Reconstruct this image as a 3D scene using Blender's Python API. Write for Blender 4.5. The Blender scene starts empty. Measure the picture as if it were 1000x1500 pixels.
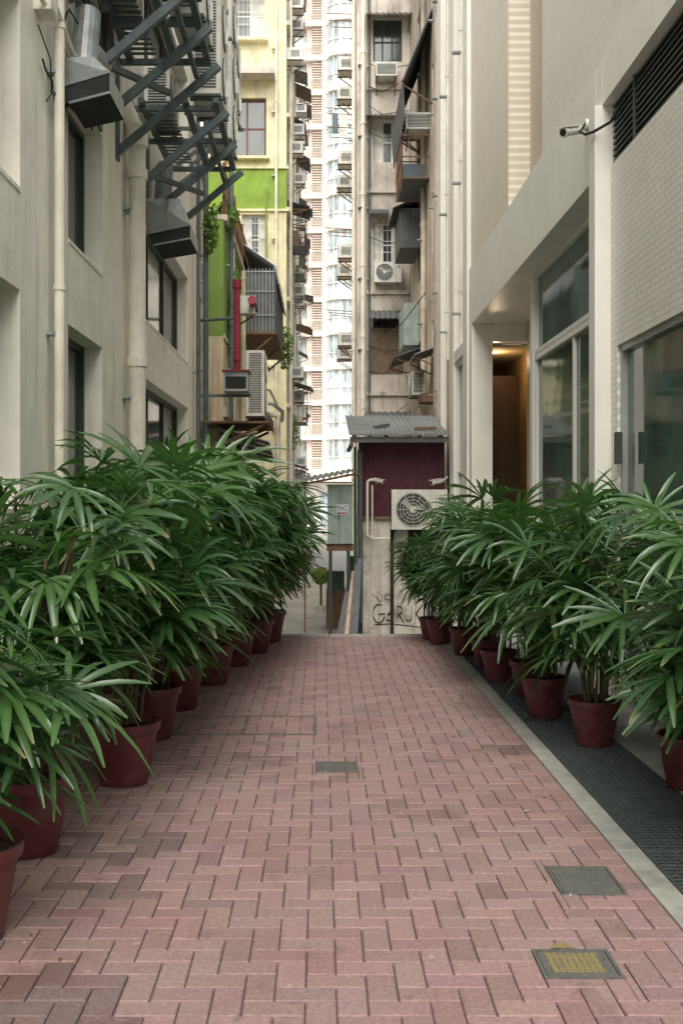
import bpy, math, random
from mathutils import Vector, Matrix
R=math.radians
random.seed(7)
scene=bpy.context.scene
scene.view_settings.view_transform='Standard'
scene.view_settings.look='None'
scene.view_settings.exposure=0

# ---------------------------------------------------------------- materials
def srgb(c): return (c[0],c[1],c[2],1)
def newmat(name):
    m=bpy.data.materials.new(name); m.use_nodes=True
    nt=m.node_tree; bs=nt.nodes['Principled BSDF']
    return m,nt,bs
def N(nt,t,**kw):
    n=nt.nodes.new(t)
    for k,v in kw.items(): setattr(n,k,v)
    return n
def ramp(nt,src,p0,p1,c0=(0,0,0,1),c1=(1,1,1,1)):
    r=N(nt,'ShaderNodeValToRGB'); r.color_ramp.elements[0].position=p0; r.color_ramp.elements[1].position=p1
    r.color_ramp.elements[0].color=c0; r.color_ramp.elements[1].color=c1
    nt.links.new(src,r.inputs['Fac']); return r.outputs['Color']
def noise(nt,vec,scale,detail=5,rough=.6):
    n=N(nt,'ShaderNodeTexNoise'); n.inputs['Scale'].default_value=scale
    n.inputs['Detail'].default_value=detail; n.inputs['Roughness'].default_value=rough
    nt.links.new(vec,n.inputs['Vector']); return n.outputs['Fac']
def mapping(nt,vec,s):
    n=N(nt,'ShaderNodeMapping'); n.inputs['Scale'].default_value=s
    nt.links.new(vec,n.inputs['Vector']); return n.outputs['Vector']
def mixn(nt,fac,a,b,mode='MIX'):
    n=nt.nodes.new('ShaderNodeMix'); n.data_type='RGBA'; n.blend_type=mode
    def setv(s,v):
        if isinstance(v,bpy.types.NodeSocket): nt.links.new(v,s)
        else: s.default_value=v
    setv(n.inputs[0],fac); setv(n.inputs[6],a); setv(n.inputs[7],b)
    return n.outputs[2]
def grime(name,col,dirt=(.12,.11,.09),amt=.5,streak=.5,rough=.85,metal=0,scale=1.2,bump=.15,bscale=40,spec=.3,tile=None,tilecol=None,var=.12):
    m,nt,bs=newmat(name)
    tc=N(nt,'ShaderNodeTexCoord').outputs['Object']
    lo=tuple(c*(1-var) for c in col)+(1,); hi=tuple(min(.95,c*(1+var)) for c in col)+(1,)
    base=ramp(nt,noise(nt,tc,scale*2.1,3),.35,.65,lo,hi)
    if tile:
        ax,bw,bh,mort=tile
        sp=N(nt,'ShaderNodeSeparateXYZ'); nt.links.new(tc,sp.inputs[0])
        cb=N(nt,'ShaderNodeCombineXYZ')
        nt.links.new(sp.outputs['Y' if ax=='x' else 'X'],cb.inputs['X']); nt.links.new(sp.outputs['Z'],cb.inputs['Y'])
        bt=N(nt,'ShaderNodeTexBrick'); nt.links.new(cb.outputs[0],bt.inputs['Vector'])
        bt.inputs['Scale'].default_value=1; bt.inputs['Brick Width'].default_value=bw; bt.inputs['Row Height'].default_value=bh
        bt.inputs['Mortar Size'].default_value=mort; bt.inputs['Mortar Smooth'].default_value=.1
        bt.inputs['Color1'].default_value=(1,1,1,1); bt.inputs['Color2'].default_value=(.93,.93,.93,1); bt.inputs['Mortar'].default_value=tilecol or (.72,.72,.7,1)
        base=mixn(nt,1.0,base,bt.outputs['Color'],'MULTIPLY')
    if amt>0:
        d1=ramp(nt,noise(nt,tc,scale,5,.7),.5,.72)
        d1m=N(nt,'ShaderNodeMath',operation='MULTIPLY'); nt.links.new(d1,d1m.inputs[0]); d1m.inputs[1].default_value=amt
        base=mixn(nt,d1m.outputs[0],base,srgb(dirt))
    if streak>0:
        st=ramp(nt,noise(nt,mapping(nt,tc,(5,5,.35)),1.3,4,.65),.52,.75)
        sm=N(nt,'ShaderNodeMath',operation='MULTIPLY'); nt.links.new(st,sm.inputs[0]); sm.inputs[1].default_value=streak
        base=mixn(nt,sm.outputs[0],base,srgb(dirt))
    nt.links.new(base,bs.inputs['Base Color'])
    bs.inputs['Roughness'].default_value=rough; bs.inputs['Metallic'].default_value=metal
    bs.inputs['Specular IOR Level'].default_value=spec
    if bump>.05:
        h=noise(nt,tc,bscale,2)
        bp=N(nt,'ShaderNodeBump'); bp.inputs['Strength'].default_value=bump; bp.inputs['Distance'].default_value=.02
        nt.links.new(h,bp.inputs['Height']); nt.links.new(bp.outputs[0],bs.inputs['Normal'])
    return m
def glass(name,col,rough=.06,spec=.9):
    m,nt,bs=newmat(name)
    tc=N(nt,'ShaderNodeTexCoord').outputs['Object']
    c=ramp(nt,noise(nt,mapping(nt,tc,(1,1,.5)),1.6,3),.35,.7,tuple(x*.6 for x in col)+(1,),tuple(x*1.5 for x in col)+(1,))
    nt.links.new(c,bs.inputs['Base Color']); bs.inputs['Roughness'].default_value=rough
    bs.inputs['Specular IOR Level'].default_value=spec
    bp=N(nt,'ShaderNodeBump'); bp.inputs['Strength'].default_value=.06; bp.inputs['Distance'].default_value=.05
    nt.links.new(noise(nt,tc,1.5,1),bp.inputs['Height']); nt.links.new(bp.outputs[0],bs.inputs['Normal'])
    return m
def emis(name,col,s):
    m,nt,bs=newmat(name); bs.inputs['Emission Color'].default_value=srgb(col); bs.inputs['Emission Strength'].default_value=s
    return m

M={}
M['lwall']=grime('painted_stucco',(.9,.88,.77),dirt=(.5,.45,.35),amt=.35,streak=.5,var=.05)
M['lwall2']=grime('dirty_stucco',(.68,.61,.5),dirt=(.18,.16,.13),amt=.55,streak=.6)
M['pvc']=grime('painted_pipe',(.82,.8,.68),dirt=(.38,.34,.26),amt=.3,streak=.4,rough=.5,bump=.03)
M['yellow']=grime('yellow_paint',(.8,.74,.49),dirt=(.36,.31,.2),amt=.4,streak=.45)
M['green']=grime('green_paint',(.26,.4,.07),dirt=(.2,.22,.13),amt=.6,streak=.6)
M['greend']=grime('weathered_green_paint',(.2,.33,.07),dirt=(.27,.25,.17),amt=.85,streak=.85,scale=.9)
M['side']=grime('stained_beige',(.62,.54,.38),dirt=(.16,.13,.09),amt=.5,streak=.6)
M['conc']=grime('stained_concrete',(.63,.57,.5),dirt=(.13,.12,.11),amt=.75,streak=.8,scale=.5)
M['conc2']=grime('beige_stained',(.61,.54,.43),dirt=(.14,.12,.1),amt=.55,streak=.7,scale=.6)
M['steel']=grime('grey_green_steel',(.11,.155,.16),dirt=(.1,.065,.04),amt=.6,streak=.3,rough=.55,metal=.1,scale=4)
M['galv']=grime('galvanised_metal',(.36,.4,.4),dirt=(.12,.11,.09),amt=.5,streak=.4,rough=.4,metal=.5,scale=3)
M['rust']=grime('rusty_iron',(.2,.12,.07),dirt=(.05,.03,.02),amt=.6,streak=.4,rough=.8,scale=5)
M['dark']=grime('void_shade',(.03,.032,.03),dirt=(.015,.015,.015),amt=.3,streak=0)  # near-black colour stands in for shade inside openings, gaps and voids
M['acw']=grime('ac_white',(.76,.76,.7),dirt=(.28,.26,.21),amt=.4,streak=.4,rough=.45,scale=3,bump=.02)
M['acd']=grime('ac_dark_grille',(.06,.065,.065),amt=.1,streak=0,rough=.5,bump=0)
M['corr']=grime('corrugated_sheet',(.24,.26,.26),dirt=(.1,.08,.06),amt=.7,streak=.3,rough=.65)
M['corrd']=grime('dark_corrugated_sheet',(.13,.14,.14),dirt=(.05,.04,.03),amt=.6,streak=.3,rough=.6)
M['corrb']=grime('blue_white_sheet',(.55,.62,.68),dirt=(.2,.2,.2),amt=.4,streak=.4,rough=.5)
M['maroon']=grime('maroon_sheet',(.17,.065,.085),dirt=(.11,.07,.075),amt=.6,streak=.6,rough=.6)
M['red']=grime('red_paint',(.27,.03,.05),dirt=(.15,.03,.03),amt=.4,streak=.3,rough=.45)
M['plaster']=grime('peeling_plaster',(.7,.67,.6),dirt=(.22,.18,.14),amt=.9,streak=.6,scale=2.6)
M['black']=grime('black_rubber',(.02,.02,.02),amt=0,streak=0,rough=.5,bump=0)
M['tileg']=grime('white_tile',(.86,.84,.77),dirt=(.55,.52,.46),amt=.12,streak=.16,rough=.4,tile=('x',.1,.05,.005),bump=.02,spec=.5,var=.03)
M['tileb']=grime('cream_tile',(.87,.81,.69),dirt=(.52,.46,.38),amt=.12,streak=.15,rough=.4,tile=('x',.1,.05,.005),bump=.02,spec=.5,var=.03)
M['tilebr']=grime('tan_tile',(.63,.54,.4),dirt=(.38,.33,.26),amt=.15,streak=.2,rough=.5,tile=('x',.1,.05,.005),bump=.02,var=.04)
M['white']=grime('white_panel',(.88,.87,.81),dirt=(.55,.53,.47),amt=.15,streak=.25,rough=.4,bump=.01,var=.03)
M['frame']=grime('grey_frame',(.42,.45,.43),amt=.1,streak=.1,rough=.35,metal=.3,bump=.01)
M['fdark']=grime('dark_frame',(.06,.07,.065),amt=.1,streak=0,rough=.45,bump=0)
M['fbrown']=grime('brown_frame',(.17,.085,.06),amt=.2,streak=0,rough=.5,bump=0)
M['fwhite']=grime('white_frame',(.78,.78,.75),dirt=(.35,.33,.3),amt=.3,streak=0,rough=.5,bump=0)
M['glass']=glass('green_glass',(.06,.12,.095))
M['glassl']=glass('old_window_glass',(.06,.08,.07),rough=.12)
M['glasst']=glass('tower_glass',(.5,.6,.63),rough=.15,spec=.6)  # pale blue base puts the sky's reflection into the glass colour
M['curt']=grime('white_curtain',(.75,.75,.71),amt=.1,streak=.3,bump=.3)
M['tower']=grime('tower_white',(.86,.8,.72),dirt=(.5,.45,.4),amt=.15,streak=.15,bump=0)
M['towerp']=grime('tower_pink_louvre',(.68,.57,.5),dirt=(.45,.38,.34),amt=.3,streak=.3,bump=0)
M['kerb']=grime('kerb_concrete',(.42,.42,.38),dirt=(.2,.19,.16),amt=.6,streak=0,scale=4)
M['pave']=grime('light_pavement',(.5,.51,.49),dirt=(.3,.3,.28),amt=.4,streak=0,scale=3)
M['ground']=grime('concrete_ground',(.4,.39,.36),dirt=(.2,.19,.17),amt=.5,streak=0,scale=.8)
M['joint']=grime('sand_joint',(.17,.135,.12),dirt=(.09,.08,.07),amt=.5,streak=0,scale=3)
M['iron']=grime('cast_iron',(.19,.2,.18),dirt=(.27,.21,.18),amt=.8,streak=0,rough=.6,metal=.2,scale=9,bump=.5,bscale=120)
M['grate']=grime('grating_steel',(.11,.135,.13),dirt=(.07,.07,.065),amt=.4,streak=0,rough=.5,metal=.3,scale=6,bump=0)
M['pit']=grime('drain_pit',(.025,.028,.028),amt=.3,streak=0)
M['ypaint']=grime('yellow_marking',(.33,.27,.11),dirt=(.2,.19,.15),amt=1,streak=0,scale=26)
M['pot']=grime('maroon_plastic',(.12,.026,.03),dirt=(.14,.1,.09),amt=.4,streak=.3,rough=.4,scale=6,bump=.03,spec=.5)
M['soil']=grime('soil',(.05,.035,.025),amt=.3,streak=0,bump=.8)
M['stem']=grime('palm_cane',(.11,.1,.055),dirt=(.05,.04,.03),amt=.5,streak=0,scale=12,bump=0)
M['wood']=grime('old_wood',(.24,.18,.13),dirt=(.08,.06,.05),amt=.5,streak=.5,scale=4)
M['brown']=grime('brown_panel',(.1,.06,.035),amt=.2,streak=.4,rough=.5)
M['gold']=grime('golden_curtain',(.36,.23,.08),dirt=(.2,.11,.04),amt=.3,streak=.6)
M['ochre']=grime('ochre_ceiling',(.55,.42,.22),amt=.1,streak=0)
M['box']=grime('grey_green_enamel',(.33,.41,.375),dirt=(.18,.15,.12),amt=.4,streak=.4,rough=.45,scale=3)
M['blue']=grime('blue_board',(.15,.2,.24),dirt=(.1,.1,.1),amt=.5,streak=.4)
M['net']=grime('green_net',(.06,.13,.1),amt=.4,streak=.3)
M['wleaf']=grime('weed_leaf',(.1,.19,.035),dirt=(.04,.08,.02),amt=.5,streak=0,scale=6,bump=0)
M['bleaf']=grime('bush_leaf',(.2,.28,.06),dirt=(.07,.12,.03),amt=.5,streak=0,scale=6,bump=0)
M['sign']=grime('white_sign',(.55,.58,.58),amt=.2,streak=.1,bump=0)
M['signb']=grime('sign_blue_ink',(.16,.19,.33),amt=.1,streak=.1,bump=0)
M['signr']=grime('sign_red_ink',(.35,.14,.12),amt=.1,streak=.1,bump=0)
M['leaf_stalk']=grime('leaf_stalk',(.1,.17,.05),amt=.2,streak=0,bump=0)
M['dryleaf']=grime('dry_leaf',(.22,.15,.07),amt=.4,streak=0,bump=0,scale=9)
M['lamp']=emis('warm_lamp',(1,.72,.35),9)

def paver():
    m,nt,bs=newmat('pink_paver')
    tc=N(nt,'ShaderNodeTexCoord').outputs['Object']
    at=N(nt,'ShaderNodeVertexColor'); at.layer_name='tint'
    base=mixn(nt,1.0,(.41,.265,.255,1),at.outputs['Color'],'MULTIPLY')
    dust=ramp(nt,noise(nt,tc,1.1,5,.65),.40,.7)
    dm=N(nt,'ShaderNodeMath',operation='MULTIPLY'); nt.links.new(dust,dm.inputs[0]); dm.inputs[1].default_value=.45
    base=mixn(nt,dm.outputs[0],base,(.43,.35,.335,1))
    sp=ramp(nt,noise(nt,tc,55,3,.7),.35,.7,(.76,.76,.76,1),(1.14,1.14,1.14,1))
    base=mixn(nt,1.0,base,sp,'MULTIPLY')
    wet=ramp(nt,noise(nt,mapping(nt,tc,(1.6,1.0,1)),1.0,6,.7),.56,.64)
    wm=N(nt,'ShaderNodeMath',operation='MULTIPLY'); nt.links.new(wet,wm.inputs[0]); wm.inputs[1].default_value=.5
    base=mixn(nt,wm.outputs[0],base,(.2,.115,.11,1))
    spot=ramp(nt,noise(nt,tc,17,2,.5),.70,.76)
    sm=N(nt,'ShaderNodeMath',operation='MULTIPLY'); nt.links.new(spot,sm.inputs[0]); sm.inputs[1].default_value=.45
    base=mixn(nt,sm.outputs[0],base,(.6,.54,.52,1))
    dsp=ramp(nt,noise(nt,tc,9,3,.6),.66,.74)
    sm=N(nt,'ShaderNodeMath',operation='MULTIPLY'); nt.links.new(dsp,sm.inputs[0]); sm.inputs[1].default_value=.45
    base=mixn(nt,sm.outputs[0],base,(.13,.09,.085,1))
    nt.links.new(base,bs.inputs['Base Color'])
    r=ramp(nt,wet,0,1,(.78,.78,.78,1),(.5,.5,.5,1)); nt.links.new(r,bs.inputs['Roughness'])
    bp=N(nt,'ShaderNodeBump'); bp.inputs['Strength'].default_value=.4; bp.inputs['Distance'].default_value=.006
    nt.links.new(noise(nt,tc,90,3),bp.inputs['Height']); nt.links.new(bp.outputs[0],bs.inputs['Normal'])
    return m
M['paver']=paver()
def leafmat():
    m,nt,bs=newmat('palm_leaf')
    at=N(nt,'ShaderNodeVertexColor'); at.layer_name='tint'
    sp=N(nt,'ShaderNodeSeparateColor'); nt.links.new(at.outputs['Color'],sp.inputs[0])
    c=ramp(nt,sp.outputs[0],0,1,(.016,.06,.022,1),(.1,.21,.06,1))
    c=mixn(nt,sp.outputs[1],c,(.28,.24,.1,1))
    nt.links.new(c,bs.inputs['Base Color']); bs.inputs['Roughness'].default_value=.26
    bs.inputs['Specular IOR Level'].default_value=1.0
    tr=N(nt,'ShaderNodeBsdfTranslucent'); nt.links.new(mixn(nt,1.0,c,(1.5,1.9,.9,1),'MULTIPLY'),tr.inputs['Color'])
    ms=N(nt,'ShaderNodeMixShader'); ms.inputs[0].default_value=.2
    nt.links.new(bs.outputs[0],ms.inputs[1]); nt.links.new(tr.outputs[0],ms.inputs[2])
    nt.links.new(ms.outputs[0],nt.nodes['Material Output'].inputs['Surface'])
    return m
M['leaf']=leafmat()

# ---------------------------------------------------------------- builder
class B:
    def __init__(s): s.v=[]; s.f=[]; s.mi=[]; s.ms=[]; s.col=None
    def m(s,k):
        if k not in s.ms: s.ms.append(k)
        return s.ms.index(k)
    def add(s,vs,fs,k):
        o=len(s.v); s.v+= [tuple(v) for v in vs]; i=s.m(k)
        for f in fs: s.f.append(tuple(o+a for a in f)); s.mi.append(i)
    def box(s,x0,x1,y0,y1,z0,z1,k):
        if x0>x1:x0,x1=x1,x0
        if y0>y1:y0,y1=y1,y0
        if z0>z1:z0,z1=z1,z0
        v=[(x0,y0,z0),(x1,y0,z0),(x1,y1,z0),(x0,y1,z0),(x0,y0,z1),(x1,y0,z1),(x1,y1,z1),(x0,y1,z1)]
        s.add(v,[(0,3,2,1),(4,5,6,7),(0,1,5,4),(1,2,6,5),(2,3,7,6),(3,0,4,7)],k)
    def beam(s,p0,p1,w,h,k):
        p0=Vector(p0);p1=Vector(p1); d=(p1-p0).normalized()
        up=Vector((0,0,1)) if abs(d.z)<.95 else Vector((0,1,0))
        a=d.cross(up).normalized()*w/2; b=a.normalized().cross(d).normalized()*h/2
        v=[p0-a-b,p0+a-b,p0+a+b,p0-a+b,p1-a-b,p1+a-b,p1+a+b,p1-a+b]
        s.add(v,[(0,1,2,3),(7,6,5,4),(0,4,5,1),(1,5,6,2),(2,6,7,3),(3,7,4,0)],k)
    def cyl(s,p0,p1,r0,r1,k,n=14,cap=True):
        p0=Vector(p0);p1=Vector(p1); d=(p1-p0).normalized()
        up=Vector((0,0,1)) if abs(d.z)<.95 else Vector((0,1,0))
        a=d.cross(up).normalized(); b=d.cross(a)
        v=[]
        for p,r in((p0,r0),(p1,r1)):
            for i in range(n):
                t=2*math.pi*i/n; v.append(p+a*math.cos(t)*r+b*math.sin(t)*r)
        f=[(i,(i+1)%n,n+(i+1)%n,n+i) for i in range(n)]
        if cap: f+=[tuple(range(n))[::-1],tuple(range(n,2*n))]
        s.add(v,f,k)
    def tube(s,pts,r,k,n=8):
        for a,b in zip(pts[:-1],pts[1:]): s.cyl(a,b,r,r,k,n)
    def pipe(s,p0,p1,r,k,step=2.2,coll=True):
        s.cyl(p0,p1,r,r,k,18)
        p0=Vector(p0);p1=Vector(p1);L=(p1-p0).length;d=(p1-p0)/L
        if coll:
            t=step*.4
            while t<L-.1:
                q=p0+d*t; s.cyl(q,q+d*r*1.1,r*1.22,r*1.22,k,18); t+=step
    def prism(s,pts,z0,z1,k):
        n=len(pts); v=[(x,y,z0) for x,y in pts]+[(x,y,z1) for x,y in pts]
        s.add(v,[tuple(range(n))[::-1],tuple(range(n,2*n))]+[(i,(i+1)%n,n+(i+1)%n,n+i) for i in range(n)],k)
    def corr(s,p00,p10,p11,p01,n,amp,k,th=.01):
        p00,p10,p11,p01=[Vector(p) for p in (p00,p10,p11,p01)]
        nn=(p10-p00).cross(p01-p00).normalized(); v=[];f=[];c=n*4
        for i in range(c+1):
            u=i/c; w=math.sin(u*n*2*math.pi)*amp
            a=p00.lerp(p10,u)+nn*w; b=p01.lerp(p11,u)+nn*w
            v+=[a,b,a+nn*th,b+nn*th]
        for i in range(c):
            o=i*4;q=o+4
            f+=[(o,q,q+1,o+1),(o+2,o+3,q+3,q+2),(o,o+2,q+2,q),(o+1,q+1,q+3,o+3)]
        f+=[(0,1,3,2),(c*4,c*4+2,c*4+3,c*4+1)]
        s.add(v,f,k)
    def wall(s,ax,a0,a1,u0,u1,z0,z1,ops,k):
        ops=[o for o in ops if o[2]<z1 and o[3]>z0]
        us=sorted(set([u0,u1]+[q for o in ops for q in o[:2] if u0<q<u1])); 
        for i in range(len(us)-1):
            ua,ub=us[i],us[i+1]; mid=(ua+ub)/2
            cut=sorted([(max(z0,o[2]),min(z1,o[3])) for o in ops if o[0]<mid<o[1]])
            z=z0; segs=[]
            for c in cut:
                if c[0]>z: segs.append((z,c[0]))
                z=c[1]
            if z<z1: segs.append((z,z1))
            for za,zb in segs:
                if ax=='x': s.box(a0,a1,ua,ub,za,zb,k)
                else: s.box(ua,ub,a0,a1,za,zb,k)
    def win(s,ax,p,side,u0,u1,z0,z1,nv,nh,fr,gl,fw=.05,curt=False,grille=False):
        def bx(a,b,c,d,e,f,k):
            if ax=='x': s.box(a,b,c,d,e,f,k)
            else: s.box(c,d,a,b,e,f,k)
        bx(p-.01*side,p,u0+fw*.5,u1-fw*.5,z0+fw*.5,z1-fw*.5,gl)
        o=p+.045*side; b=p-.02*side
        bx(b,o,u0,u0+fw,z0,z1,fr); bx(b,o,u1-fw,u1,z0,z1,fr)
        bx(b,o,u0+fw,u1-fw,z0,z0+fw,fr); bx(b,o,u0+fw,u1-fw,z1-fw,z1,fr)
        o=p+.035*side
        for i in range(1,nv):
            u=u0+(u1-u0)*i/nv; bx(p+.002*side,o,u-fw*.4,u+fw*.4,z0+fw,z1-fw,fr)
        o=p+.03*side
        for i in range(1,nh):
            z=z0+(z1-z0)*i/nh; bx(p+.003*side,o,u0+fw,u1-fw,z-fw*.35,z+fw*.35,fr)
        if curt:
            w=(u1-u0)*.3
            bx(p+.001*side,p+.008*side,u0+fw,u0+fw+w,z0+fw,z1-fw,'curt')
            bx(p+.001*side,p+.008*side,u1-fw-w,u1-fw,z0+fw,z1-fw,'curt')
        if grille:
            q=p+.09*side
            n=max(3,int((u1-u0)/.14))
            for i in range(n+1):
                u=u0+(u1-u0)*i/n; bx(q,q+.014*side,u-.007,u+.007,z0,z1,fr)
            for i in range(4):
                z=z0+(z1-z0)*(i+.3)/4; bx(q+.016*side,q+.028*side,u0,u1,z-.01,z+.01,fr)
    def make(s,name,parent=None,smooth=False,bevel=0):
        me=bpy.data.meshes.new(name); me.from_pydata(s.v,[],s.f)
        for k in s.ms: me.materials.append(M[k])
        me.polygons.foreach_set('material_index',s.mi)
        if smooth: me.polygons.foreach_set('use_smooth',[True]*len(me.polygons))
        if s.col is not None:
            ca=me.color_attributes.new('tint','FLOAT_COLOR','POINT')
            flat=[]
            for c in s.col: flat+=[c[0],c[1],c[2],1]
            ca.data.foreach_set('color',flat)
        me.update()
        if smooth=='auto':
            try: me.set_sharp_from_angle(angle=R(40))
            except Exception: pass
        ob=bpy.data.objects.new(name,me); scene.collection.objects.link(ob)
        if parent: ob.parent=parent
        if bevel:
            bm=ob.modifiers.new('bevel','BEVEL'); bm.width=bevel; bm.segments=2; bm.limit_method='ANGLE'
        return ob
def empty(name,loc=(0,0,0),rz=0,sc=1):
    e=bpy.data.objects.new(name,None); scene.collection.objects.link(e)
    e.location=loc; e.rotation_euler=(0,0,rz); e.scale=(sc,sc,sc); e.empty_display_size=.2
    return e
def inst(name,me,parent,loc=(0,0,0),rz=0):
    o=bpy.data.objects.new(name,me); scene.collection.objects.link(o); o.parent=parent; o.location=loc; o.rotation_euler=(0,0,rz); return o

GZ=-.85
YB=-2.5   # alley buildings cut short behind the viewer to let more light in
# ---------------------------------------------------------------- ground
b=B(); 
def gsheet(x0,x1,y0,y1,z,k): b.add([(x0,y0,z),(x1,y0,z),(x1,y1,z),(x0,y1,z)],[(0,1,2,3)],k)
gsheet(-900,900,-900,1500,GZ,'ground'); b.make('ground')
b=B(); b.box(-2.5,1.468,-9,13.1,GZ+.01,-.012,'joint'); b.box(1.972,2.9,-9,13.1,GZ+.01,-.052,'joint'); b.box(1.469,1.971,-9,13.1,GZ+.01,-.16,'pit')
v=[(-2.5,13.1,GZ+.01),(2.9,13.1,GZ+.01),(2.9,13.1,-.03),(-2.5,13.1,-.03),(-2.5,18,GZ+.02),(2.9,18,GZ+.02)]
b.add(v,[(3,2,5,4),(3,4,0),(2,1,5)],'ground'); b.make('raised_alley_base')
b=B()
x=-2.3
while x<1.3:
    L=.6; b.box(x,min(x+L-.008,1.345),12.96,13.14,-.03,.012,'kerb'); x+=L
b.make('edging_stones',bevel=.006)

covers=[(.98,1.25,4.45,4.79),(.75,1.02,3.67,3.90),(-.03,.22,6.46,6.72)]
b=B(); b.col=[]
rng=random.Random(3)
S=.1
def brick1(x0,y0,x1,y1,h,t,u,tint):
    c=.004
    if x1-x0<.015 or y1-y0<.015: return
    v=[(x0,y0,-.02),(x1,y0,-.02),(x1,y1,-.02),(x0,y1,-.02),
       (x0,y0,-.004+h),(x1,y0,-.004+h),(x1,y1,-.004+h),(x0,y1,-.004+h),
       (x0+c,y0+c,h+t+u),(x1-c,y0+c,h+t-u),(x1-c,y1-c,h-t-u),(x0+c,y1-c,h-t+u)]
    f=[(8,9,10,11)]
    for i in range(4):
        j=(i+1)%4; f+=[(i,j,4+j,4+i),(4+i,4+j,8+j,8+i)]
    b.add(v,f,'paver'); b.col+= [tint]*12
def brick(x0,y0,x1,y1):
    cx,cy=(x0+x1)/2,(y0+y1)/2
    g=.0018; h=rng.uniform(-.0014,.0012); t=rng.uniform(-.0009,.0009); u=rng.uniform(-.0006,.0006)
    x0+=g+rng.uniform(0,.002);y0+=g+rng.uniform(0,.002);x1-=g+rng.uniform(0,.001);y1-=g+rng.uniform(0,.001)
    q=rng.random(); br=rng.uniform(.88,1.09)
    if q<.05: br*=.84
    if q>.95: br*=1.1
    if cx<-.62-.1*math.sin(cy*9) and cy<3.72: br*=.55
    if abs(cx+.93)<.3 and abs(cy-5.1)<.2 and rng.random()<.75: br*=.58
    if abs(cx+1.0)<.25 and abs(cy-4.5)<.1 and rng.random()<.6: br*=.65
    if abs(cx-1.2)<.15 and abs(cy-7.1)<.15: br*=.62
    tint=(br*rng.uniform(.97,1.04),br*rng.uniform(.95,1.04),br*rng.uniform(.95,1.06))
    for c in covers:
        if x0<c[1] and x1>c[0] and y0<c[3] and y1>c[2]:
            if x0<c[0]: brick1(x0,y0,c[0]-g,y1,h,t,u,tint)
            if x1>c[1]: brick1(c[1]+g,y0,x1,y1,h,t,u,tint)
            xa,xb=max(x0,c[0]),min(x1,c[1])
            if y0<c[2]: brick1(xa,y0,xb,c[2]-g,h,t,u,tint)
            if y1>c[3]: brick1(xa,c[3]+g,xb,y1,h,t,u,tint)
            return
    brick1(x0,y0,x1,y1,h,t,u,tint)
for iy in range(-10,130):
    for ix in range(-24,14):
        s=(ix-iy)%4; X=ix*S+(-.05); Y=iy*S
        if s==0: brick(X,Y,min(X+2*S,1.35),Y+S)
        elif s==3: brick(X,Y,X+S,min(Y+2*S,12.96))
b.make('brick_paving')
b=B(); y=-3
while y<13.1:
    b.box(1.352,1.466,y,min(y+.99,13.1),-.05,.006,'kerb'); y+=1
b.make('kerb',bevel=.005)
b=B()
for i in range(13):
    xx=1.482+i*.0395; b.box(xx-.003,xx+.003,-1,13.08,-.02,.002,'grate')
y=-1
while y<13:
    b.box(1.474,1.966,y,y+.007,-.006,.004,'grate'); y+=.045
for i in range(15):
    b.box(1.472,1.968,-1+i,-1+i+.03,-.02,.0055,'grate')
b.box(1.47,1.476,-1,13.08,-.03,.005,'grate'); b.box(1.964,1.97,-1,13.08,-.03,.005,'grate')
b.make('drain_grating')
b=B(); y=-3
while y<13:
    b.box(1.972,2.7,y,y+.594,-.05,.008,'pave'); y+=.6
b.make('side_pavement',bevel=.004)
b=B(); rg=random.Random(12)
for i in range(46):
    x=rg.choice([rg.uniform(-1.2,1.3),rg.uniform(-1.2,-.6),rg.uniform(1.0,1.34)]); y=rg.uniform(3.7,12.5); a=rg.uniform(0,6.28); L=rg.uniform(.008,.028); w=L*rg.uniform(.2,.45)
    c,s_=math.cos(a),math.sin(a)
    P=lambda u,v_,z:(x+c*u-s_*v_,y+s_*u+c*v_,z)
    b.add([P(-L,0,.004),P(0,-w,.007),P(L,0,.005),P(0,w,.009)],[(0,1,2),(0,2,3)],rg.choice(['dryleaf','dryleaf','sign','dryleaf']))
b.make('fallen_leaves')

def cover(c,paint=False,name='manhole_cover'):
    b=B(); x0,x1,y0,y1=c
    b.box(x0,x1,y0,y1,-.0115,-.004,'joint')
    w=.012
    b.box(x0,x1,y0,y0+w,-.003,.003,'iron'); b.box(x0,x1,y1-w,y1,-.003,.003,'iron')
    b.box(x0,x0+w,y0+w,y1-w,-.003,.003,'iron'); b.box(x1-w,x1,y0+w,y1-w,-.003,.003,'iron')
    b.box(x0+w+.004,x1-w-.004,y0+w+.004,y1-w-.004,-.003,.001,'iron')
    nx=int((x1-x0)/.022)
    for i in range(1,nx-1):
        for j in range(1,int((y1-y0)/.022)-1):
            px=x0+w+i*.022; py=y0+w+j*.022
            if (i+j)%2: b.box(px,px+.014,py,py+.006,.001,.003,'iron')
            else: b.box(px+.004,px+.01,py-.003,py+.011,.001,.003,'iron')
    if paint:
        # worn paint: a broad faded patch over the relief plus a smear on the paving
        b.box(x0+.04,x1-.05,y0+.04,y1-.03,.0011,.0019,'ypaint')
        b.add([(x0+.07,y1+.005,.004),(x0+.16,y1+.005,.004),(x0+.13,y1+.05,.004),(x0+.1,y1+.06,.004)],[(0,1,2,3)],'ypaint')
    b.make(name)
cover(covers[0]); cover(covers[1],True); cover(covers[2])
b=B()
x0,x1,y0,y1=-1.02,-.03,7.5,8.15
for q in [(x0,x1,y0,y0+.022),(x0,x1,y1-.022,y1),(x0,x0+.022,y0+.022,y1-.022),(x1-.022,x1,y0+.022,y1-.022),(x0+.48,x0+.495,y0+.022,y1-.022)]:
    b.box(q[0],q[1],q[2],q[3],.0,.004,'iron')
b.make('recessed_cover_frame')
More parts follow.
